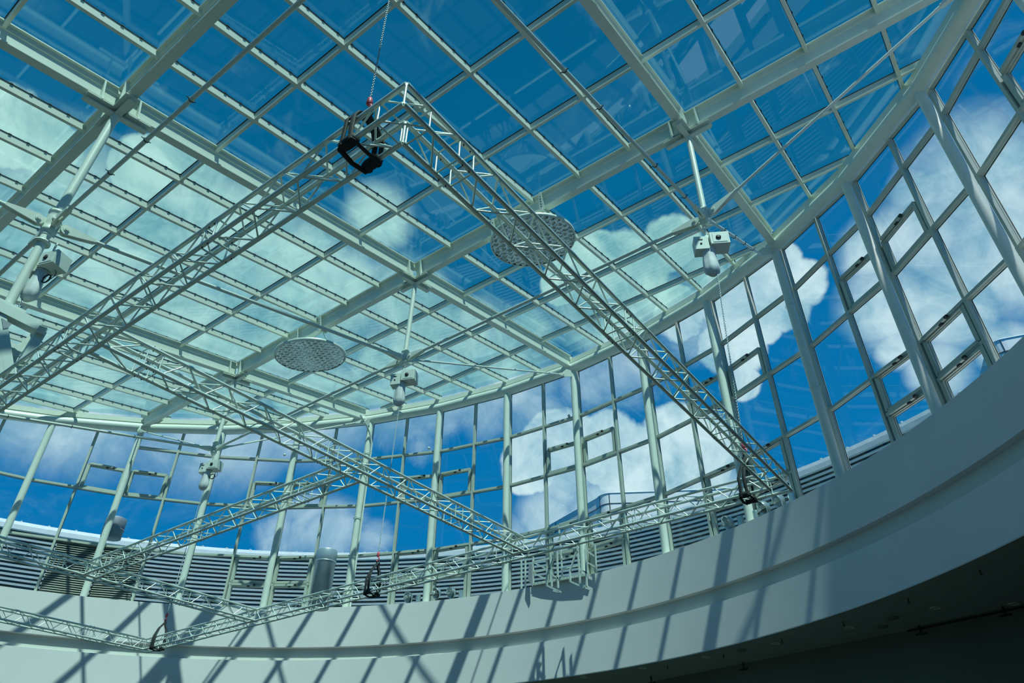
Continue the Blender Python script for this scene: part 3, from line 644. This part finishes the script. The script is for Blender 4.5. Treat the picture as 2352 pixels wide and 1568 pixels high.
# ------------------------------------------------------------------ floodlights on the ledge
def flood(px, py, side, label, s=1.):
    p = oncyl(px, py, 14.02); c = V3(p); inw = unit(V3((WX-c[0], WY-c[1], 0))); tg = V3((-inw[1], inw[0], 0)); tg = tg*(1 if tg @ CR > 0 else -1)
    ax = unit(inw*.75-V3((0, 0, .42))-tg*.42)
    e_ = empty('floodlight', c, label, 'floodlight', 'spun aluminium floodlights on the wall ledge')
    bl = MB().lathe([(.0, -.15*s), (.06*s, -.145*s), (.12*s, -.10*s), (.155*s, -.04*s), (.17*s, .02*s), (.176*s, .022*s), (.176*s, .014*s), (.16*s, -.045*s), (.125*s, -.108*s), (.06*s, -.155*s), (0, -.16*s)], c, ax, n=32)
    bl.build('reflector_bowl', 'lampm', e_)
    MB().box(c+ax*.05*s+V3((0,0,.03)), .04*s, .03*s, .055*s, tg, np.cross(tg, ax), ax).lathe([(0, .11*s), (.045*s, .11*s), (.045*s, .06*s), (0, .06*s)], c+V3((0,0,.03)), ax, n=14).build('lamp_holder', 'galv', e_)
    MB().tube(c-tg*.17*s+ax*.018, c+tg*.17*s+ax*.018, .006, n=6).build('cross_bar', 'galv', e_)
    b_ = c+tg*side*.30*s-inw*.10-V3((0, 0, .03))
    MB().tube((b_[0], b_[1], 5.96), (b_[0], b_[1], b_[2]+.10*s), .075*s, n=18).tube((b_[0], b_[1], b_[2]+.10*s), b_+V3((0,0,.112*s)), .055*s, n=18).build('ballast_can', 'lampm', e_)
    MB().beam(b_, c-ax*.10, .03, .03).beam(c-ax*.13, (c[0]-inw[0]*.12, c[1]-inw[1]*.12, 5.96), .04, .03).build('mount_arm', 'bolt', e_)
for px, py, sd, lab in ((1670, 1201, 1, 'floodlight on the ledge left of the white column below the right sling'), (1752, 1168, -1, 'middle floodlight just right of the column below the right sling'), (1786, 1151, 1, 'floodlight nearest the right truss corner'),
                        (937, 1372, 1, 'leftmost floodlight on the ledge by the central sling'), (1001, 1362, -1, 'floodlight right of the upright column foot, middle of three'), (1035, 1361, 1, 'rightmost floodlight of the three left of centre')):
    flood(px, py, sd, lab, 1. if px > 1500 else .93)

# ------------------------------------------------------------------ folding access gantry
Z4 = lambda x, y, yy=15.22: ony(1100+x/7.84, 1180+y/7.84, yy)
gan = empty('access_gantry', Z4(1440, 1250, 15.5), 'white folding access gantry with rails and hooked ladders hung over the parapet', 'gantry')
def rails(name, lines, yy, t=.038, m_='galv'):
    b_ = MB()
    for ln in lines:
        for p, q in zip(ln[:-1], ln[1:]): b_.beam(Z4(*p, yy), Z4(*q, yy), t, t)
    return b_.build(name, m_, gan)
rails('gate_frame', [((975, 770), (980, 1258)), ((1288, 690), (1300, 1195)), ((985, 860), (1290, 795)), ((985, 1050), (1272, 985)), ((1000, 880), (1190, 975)), ((1000, 1070), (1190, 1165))], 15.50, .038)
rails('left_ladder', [((1398, 660), (1224, 1110), (1224, 1287), (1490, 1410)), ((1312, 990), (1312, 1310)), ((1408, 680), (1428, 1330)), ((1320, 1100), (1445, 1165)), ((1250, 985), (1370, 970)), ((1340, 1380), (1440, 1405))], 14.95, .038)
rails('right_ladder', [((1748, 690), (1640, 1030), (1646, 1215), (1900, 1325)), ((1775, 560), (1825, 1265), (1945, 1312)), ((1915, 640), (1945, 1312)), ((1830, 1000), (1945, 1062)), ((1750, 690), (1790, 690))], 14.95, .038)
rails('side_rail', [((1970, 500), (2090, 560), (2120, 1065)), ((1925, 655), (2098, 768)), ((1935, 860), (2112, 962)), ((1920, 560), (1938, 1080)), ((1940, 1070), (2020, 1100))], 15.5, .034)
rails('upright', [((1440, 190), (1448, 330), (1490, 820), (1500, 1135)), ((1440, 190), (1660, 120), (1760, 95)), ((1490, 820), (1775, 740)), ((1500, 660), (1790, 590)), ((1500, 990), (1795, 925)), ((765, 830), (768, 1345)), ((838, 830), (836, 1335))], 15.62, .036)
rails('base_channel', [((968, 1262), (1925, 1085))], 15.50, .05)
rails('base_lip', [((985, 1282), (1925, 1108))], 15.48, .022, 'alu')
b = MB(); p0, p1 = Z4(968, 1268, 15.50), Z4(1925, 1090, 15.50); b.obox(p0, p1, (0,1,0), .01, (0,0,1), 0, .02)
b.add([p0, p1, p1+V3((0, .12, 0)), p0+V3((0, .12, 0)), p0-V3((0,0,.03)), p1-V3((0,0,.03)), p1+V3((0,.12,-.03)), p0+V3((0,.12,-.03))], [(0,1,2,3), (7,6,5,4), (0,4,5,1), (1,5,6,2), (2,6,7,3), (3,7,4,0)]).build('deck_plate', 'alu', gan)
MB().plate([Z4(905, 920, 15.4), Z4(960, 900, 15.4), Z4(965, 1300, 15.4), Z4(890, 1180, 15.4)], (0, 1, 0), .04).build('hinge_cheek', 'cladg', gan)
b = MB()
for t in np.linspace(.05, .95, 14): q = p0+(p1-p0)*t; b.lathe([(0, 0), (.009, 0), (.009, .004), (0, .004)], q+V3((0, -.035, .005)), (0, -1, 0), n=8)
b.build('slot_hole', 'gasket', gan)

# ------------------------------------------------------------------ conduit with clamps on one column, small cameras on transoms
x, y = pol(RC, -3); inw = unit(V3((CX-x, CY-y, 0))); tg = unit(np.cross(inw, (0,0,1))); tg = tg*(1 if tg @ CR > 0 else -1)
cp = V3((x, y, 0))+tg*.15+inw*.02
e_ = empty('conduit_pipe', cp+V3((0, 0, 6)), 'thin white conduit clipped down the column under the roof beam end left of centre', 'pipe')
MB().path([tuple(rimnode(-3, .55, 13.5)), tuple(V3((x, y, rz(-3)-.42))+inw*.35), tuple(V3((x, y, rz(-3)-.60))+inw*.16+tg*.08), tuple(cp+V3((0, 0, rz(-3)-.95))), tuple(cp+V3((0, 0, 6.0)))], .03, n=10).build('pipe', 'tube', e_)
for z in (11.0, 8.75, 7.5, 6.4):
    MB().path([V3((x, y, z))+.122*(math.cos(t)*tg+math.sin(t)*inw) for t in np.linspace(0, 2*math.pi, 21)[:-1]], .010, n=6, closed=True).tube(V3((x, y, z))+inw*.12, V3((x, y, z))+inw*.16, .014, n=8).tube(V3((x, y, z))+tg*.12, V3((x, y, z))+tg*.20, .012, n=6).build('pipe_clamp', 'galv', e_)
for z, zz in ((10.35, 0), (9.55, 0), (8.1, 0)):
    x3, y3 = pol(RC, 3); b = MB().path([V3((x3, y3, z))+.118*V3((math.cos(t), math.sin(t), 0)) for t in np.linspace(0, 2*math.pi, 21)[:-1]], .006, n=6, closed=True)
    o = b.build('wire_clamp', 'galv', loc=(x3, y3, z)); tag(o, 'thin wire clamp round the column under the cabled tie rod, %s' % {10.35: 'topmost', 9.55: 'middle one', 8.1: 'lowest'}[z], 'clamp', 'wire clamps on one column')
for px, py, lab in ((985, 1031, 'tiny round sensor on the upper transom left of the upright column'), (653, 1046, 'tiny round sensor on the upper transom behind the diagonal truss'), (1307, 957, 'tiny round sensor on the upper transom right of the upright column')):
    p = onh(px, py, 10.98/ray(px, py)[2]*math.hypot(*ray(px, py)[:2]))
    o = MB().lathe([(0, .0), (.035, .0), (.045, .03), (.03, .07), (0, .08)], p, n=14).build('sensor_dome', 'hoist', loc=p); tag(o, lab, 'sensor', 'sensors on the transoms')

# ------------------------------------------------------------------ soffit fittings
def fit(px, py, kind, label):
    p = onz(px, py, 3.64)
    if kind == 'd':
        e_ = empty('downlight', p, label, 'downlight', 'round downlights in the dark soffit')
        MB().lathe([(.10, 0), (.10, -.012), (.075, -.016), (.07, 0)], p, n=24).build('trim_ring', 'alu', e_); MB().lathe([(0, -.004), (.07, -.004)], p, n=24).build('lamp_glass', 'lens', e_)
    elif kind == 'k':
        o = MB().lathe([(0, -.02), (.10, -.02), (.115, -.005), (.115, 0)], p, n=24).build('ceiling_speaker', 'back', loc=p); tag(o, label, 'speaker', 'dark round speakers in the soffit')
    elif kind == 's':
        e_ = empty('sprinkler_head', p, label, 'sprinkler', 'sprinkler heads under the soffit')
        MB().tube(p, p-V3((0, 0, .07)), .010, n=8).build('pipe_drop', 'bolt', e_); MB().lathe([(0, -.07), (.025, -.07), (.025, -.076), (0, -.076)], p, n=12).build('deflector', 'bolt', e_)
    else:
        e_ = empty('rail_hanger', p, label, 'hanger', 'black hangers near the back wall')
        MB().tube(p, p-V3((0, 0, .14)), .018, n=8).build('drop_rod', 'gasket', e_); MB().box(p-V3((0,0,.15)), .10, .02, .015, bd, np.cross(bd, (0,0,1))).build('clip', 'gasket', e_)
DL = [(1341,1554,'d'),(1477,1533,'d'),(1622,1508,'d'),(1782,1477,'d'),(1953,1440,'d'),(2149,1395,'d'),(2329,1386,'d'),(1702,1492,'k'),(2050,1418,'k'),(2026,1438,'k'),
      (1533,1528,'s'),(1661,1501,'s'),(1795,1468,'s'),(1936,1427,'s'),(2085,1374,'s'),(2250,1308,'s'),(2110,1436,'h'),(2302,1392,'h'),(1495,1552,'h'),(1890,1489,'h'),(1706,1520,'h')]
cnt = {'d': 'downlight', 'k': 'dark round speaker', 's': 'small sprinkler head', 'h': 'black rail hanger'}
ordn = ['leftmost', 'second from left', 'third from left', 'fourth from left', 'fifth from left', 'sixth from left', 'rightmost']
seen = {}
for kd in 'dksh':
    L_ = sorted([t for t in DL if t[2] == kd])
    for i, t in enumerate(L_):
        fit(t[0], t[1], kd, '%s in the dark soffit at lower right, the %s of %d' % (cnt[kd], ordn[i] if i < len(L_)-1 else 'rightmost', len(L_)))
p0 = onz(2085, 1449, 3.60); p1 = onz(2352, 1393, 3.60)
tag(MB().beam(p0, p1+(p1-p0)*.5, .03, .03).build('curtain_rail', 'gasket', loc=p0), 'thin dark rail along the top of the dark back wall at lower right', 'rail')

# ------------------------------------------------------------------ outside: louvred plant screen, ducts, buildings
LS = (-9.8, 1.5); a0, a1 = math.radians(-88), math.radians(62)
ls = empty('louvre_screen', (LS[0], LS[1]+20, 5.9), 'curved screen of horizontal louvre blades outside the glass wall', 'louvre screen')
def arc(prof, name, m_, n=120):
    return ring(name, prof, m_, n=n, a0=a0, a1=a1, cx=LS[0], cy=LS[1], smooth=False, parent=ls)
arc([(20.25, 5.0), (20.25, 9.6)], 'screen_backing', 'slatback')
arc([(20.05, 9.44), (19.98, 9.44), (19.98, 9.60), (20.0, 9.72), (20.3, 9.74)], 'cap_flashing', 'cap')
b = MB(); z = 5.3; n = 120
while z < 9.42:
    for (r0_, z0_), (r1_, z1_) in (((20.14, z+.095), (20.0, z+.072)), ((20.0, z+.072), (20.018, z)), ):
        vs = [(LS[0]+r_*math.sin(a0+(a1-a0)*i/n), LS[1]+r_*math.cos(a0+(a1-a0)*i/n), zz) for r_, zz in ((r0_, z0_), (r1_, z1_)) for i in range(n+1)]
        b.add(vs, [(i, i+1, n+2+i, n+1+i) for i in range(n)])
    z += .152
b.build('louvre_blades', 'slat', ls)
b = MB()
for i in range(60):
    a = a0+(a1-a0)*(i+.5)/60; r_ = 20.03; b.box((LS[0]+r_*math.sin(a), LS[1]+r_*math.cos(a), 9.74), .03, .03, .02)
b.build('cap_clips', 'cap', ls)
def cylinder_duct(px0, px1, pyt, hd, label, m_, zb=5.2):
    a, c = onh(px0, pyt, hd), onh(px1, pyt, hd); ctr = (a+c)/2; R = np.linalg.norm((a-c)[:2])/2; zt_ = ctr[2]
    e_ = empty('exhaust_duct', (ctr[0], ctr[1], zb), label, 'duct', 'round exhaust ducts outside')
    MB().lathe([(0, zb-ctr[2]), (R*.97, zb-ctr[2]), (R*.97, -.32*R/.27), (R, -.31*R/.27), (R, -.02), (R*.98, 0), (R*.85, .02), (R*.85, -.1), (0, -.1)], (ctr[0], ctr[1], zt_), n=36).build('duct_body', m_, e_)
    MB().lathe([(R*.975, -.30*R/.27), (R*1.02, -.30*R/.27), (R*1.02, -.33*R/.27), (R*.975, -.33*R/.27)], (ctr[0], ctr[1], zt_), n=36).build('duct_collar', m_, e_)
cylinder_duct(728, 776, 1265, 19.2, 'silver drum shaped exhaust duct standing before the louvres left of centre', 'duct')
cylinder_duct(243, 294, 1192, 26., 'dark weathered round duct rising behind the louvre cap at left', 'ductd', 8.5)
def building(pts, ztop, zbot, name, label, seams, band=None):
    e_ = empty(name, (pts[0][0], pts[0][1], zbot), label, 'building')
    b_ = MB(); k = len(pts)
    vs = [(p[0], p[1], zbot) for p in pts]+[(p[0], p[1], ztop) for p in pts]
    b_.add(vs, [(i, i+1, k+i+1, k+i) for i in range(k-1)], 0, False); b_.add(vs, [tuple(range(k, 2*k))], 0)
    b_.build('cladding', 'clad', e_)
    sm = MB()
    for z in seams:
        for i in range(k-1): sm.tube((pts[i][0], pts[i][1], z), (pts[i+1][0], pts[i+1][1], z), .022, n=5)
    for i in range(0, k-1, 1):
        if i % 5 == 0 or i > 12: sm.tube((pts[i][0], pts[i][1], zbot), (pts[i][0], pts[i][1], ztop), .018, n=5)
    sm.build('panel_joint', 'bolt', e_)
    MB().path([(p[0], p[1], ztop+.02) for p in pts], .03, n=6).build('coping', 'cap', e_)
    return e_
HD = 27.
cA = V3(onh(1404, 1133, HD)); zt_ = cA[2]; scale = lambda px, py: onz(px, py, zt_)
f0 = scale(1600, 1126); f1 = scale(1404, 1133); dirf = unit((f1-f0)*[1,1,0]); 
back0 = scale(1100, 1300)
nb = V3((-dirf[1], dirf[0], 0)); nb = nb if nb @ V3((0, 1, 0)) > 0 else -nb
Rr = .55; cc_ = V3((f1[0], f1[1], 0))+nb*Rr
pts = [V3((f0[0], f0[1], 0))-dirf*6]+[V3((f0[0], f0[1], 0))-dirf*3, V3((f0[0], f0[1], 0)), V3((f1[0], f1[1], 0))-dirf*1.6]
pts += [cc_+Rr*(math.sin(t)*dirf-math.cos(t)*nb) for t in np.linspace(0, math.radians(78), 9)]
ld = unit((onz(1290, 1197, zt_)-f1)*[1,1,0]); pts += [pts[-1]+ld*3, pts[-1]+ld*12, pts[0]+nb*12]
building(pts, zt_, zt_-2.35, 'rounded_building', 'white clad building with a rounded corner beyond the louvres, right of centre', [zt_-.42])
b = MB(); k = len(pts); off = [V3(p)+(cc_-V3(p))*.0 for p in pts]
vs = [(p[0], p[1], zt_-2.35) for p in pts]; vs2 = [(p[0]+nb[0]*1.2, p[1]+nb[1]*1.2, zt_-2.36) for p in pts]
e2 = COL.objects
skirt = MB(); qs = [V3(p)+nb*.9 for p in pts[:-3]]
kk = len(qs); skirt.add([(p[0], p[1], zt_-2.33) for p in qs]+[(p[0], p[1], zt_-8) for p in qs], [(i, i+1, kk+i+1, kk+i) for i in range(kk-1)]); skirt.add([(p[0], p[1], zt_-2.35) for p in pts], [tuple(range(len(pts)))])
o = skirt.build('render_base', 'cladg', loc=qs[0]); tag(o, 'grey rendered lower storey set back below the rounded white building', 'building')
cB = V3(onh(2268, 786, 25)); z2 = cB[2]; g1 = onz(2352, 770, z2); dg = unit((g1-cB)*[1,1,0]); ng = V3((-dg[1], dg[0], 0)); ng = ng if ng @ CF > 0 else -ng
cc2 = V3((cB[0], cB[1], 0))+dg*.5+ng*.5
pts = [cc2+.5*(-math.cos(t)*dg-math.sin(t)*ng) for t in np.linspace(0, math.pi/2, 7)]+[V3((cB[0], cB[1], 0))+dg*1.4, V3((cB[0], cB[1], 0))+dg*3, V3((cB[0], cB[1], 0))+dg*8, V3((cB[0], cB[1], 0))+dg*8+ng*5, pts[0]*0+cc2+ng*5-dg*.5]
building(pts, z2, z2-6, 'rounded_building', 'white rounded roof structure peeping over the parapet at the right edge', [z2-.45, z2-1.6])
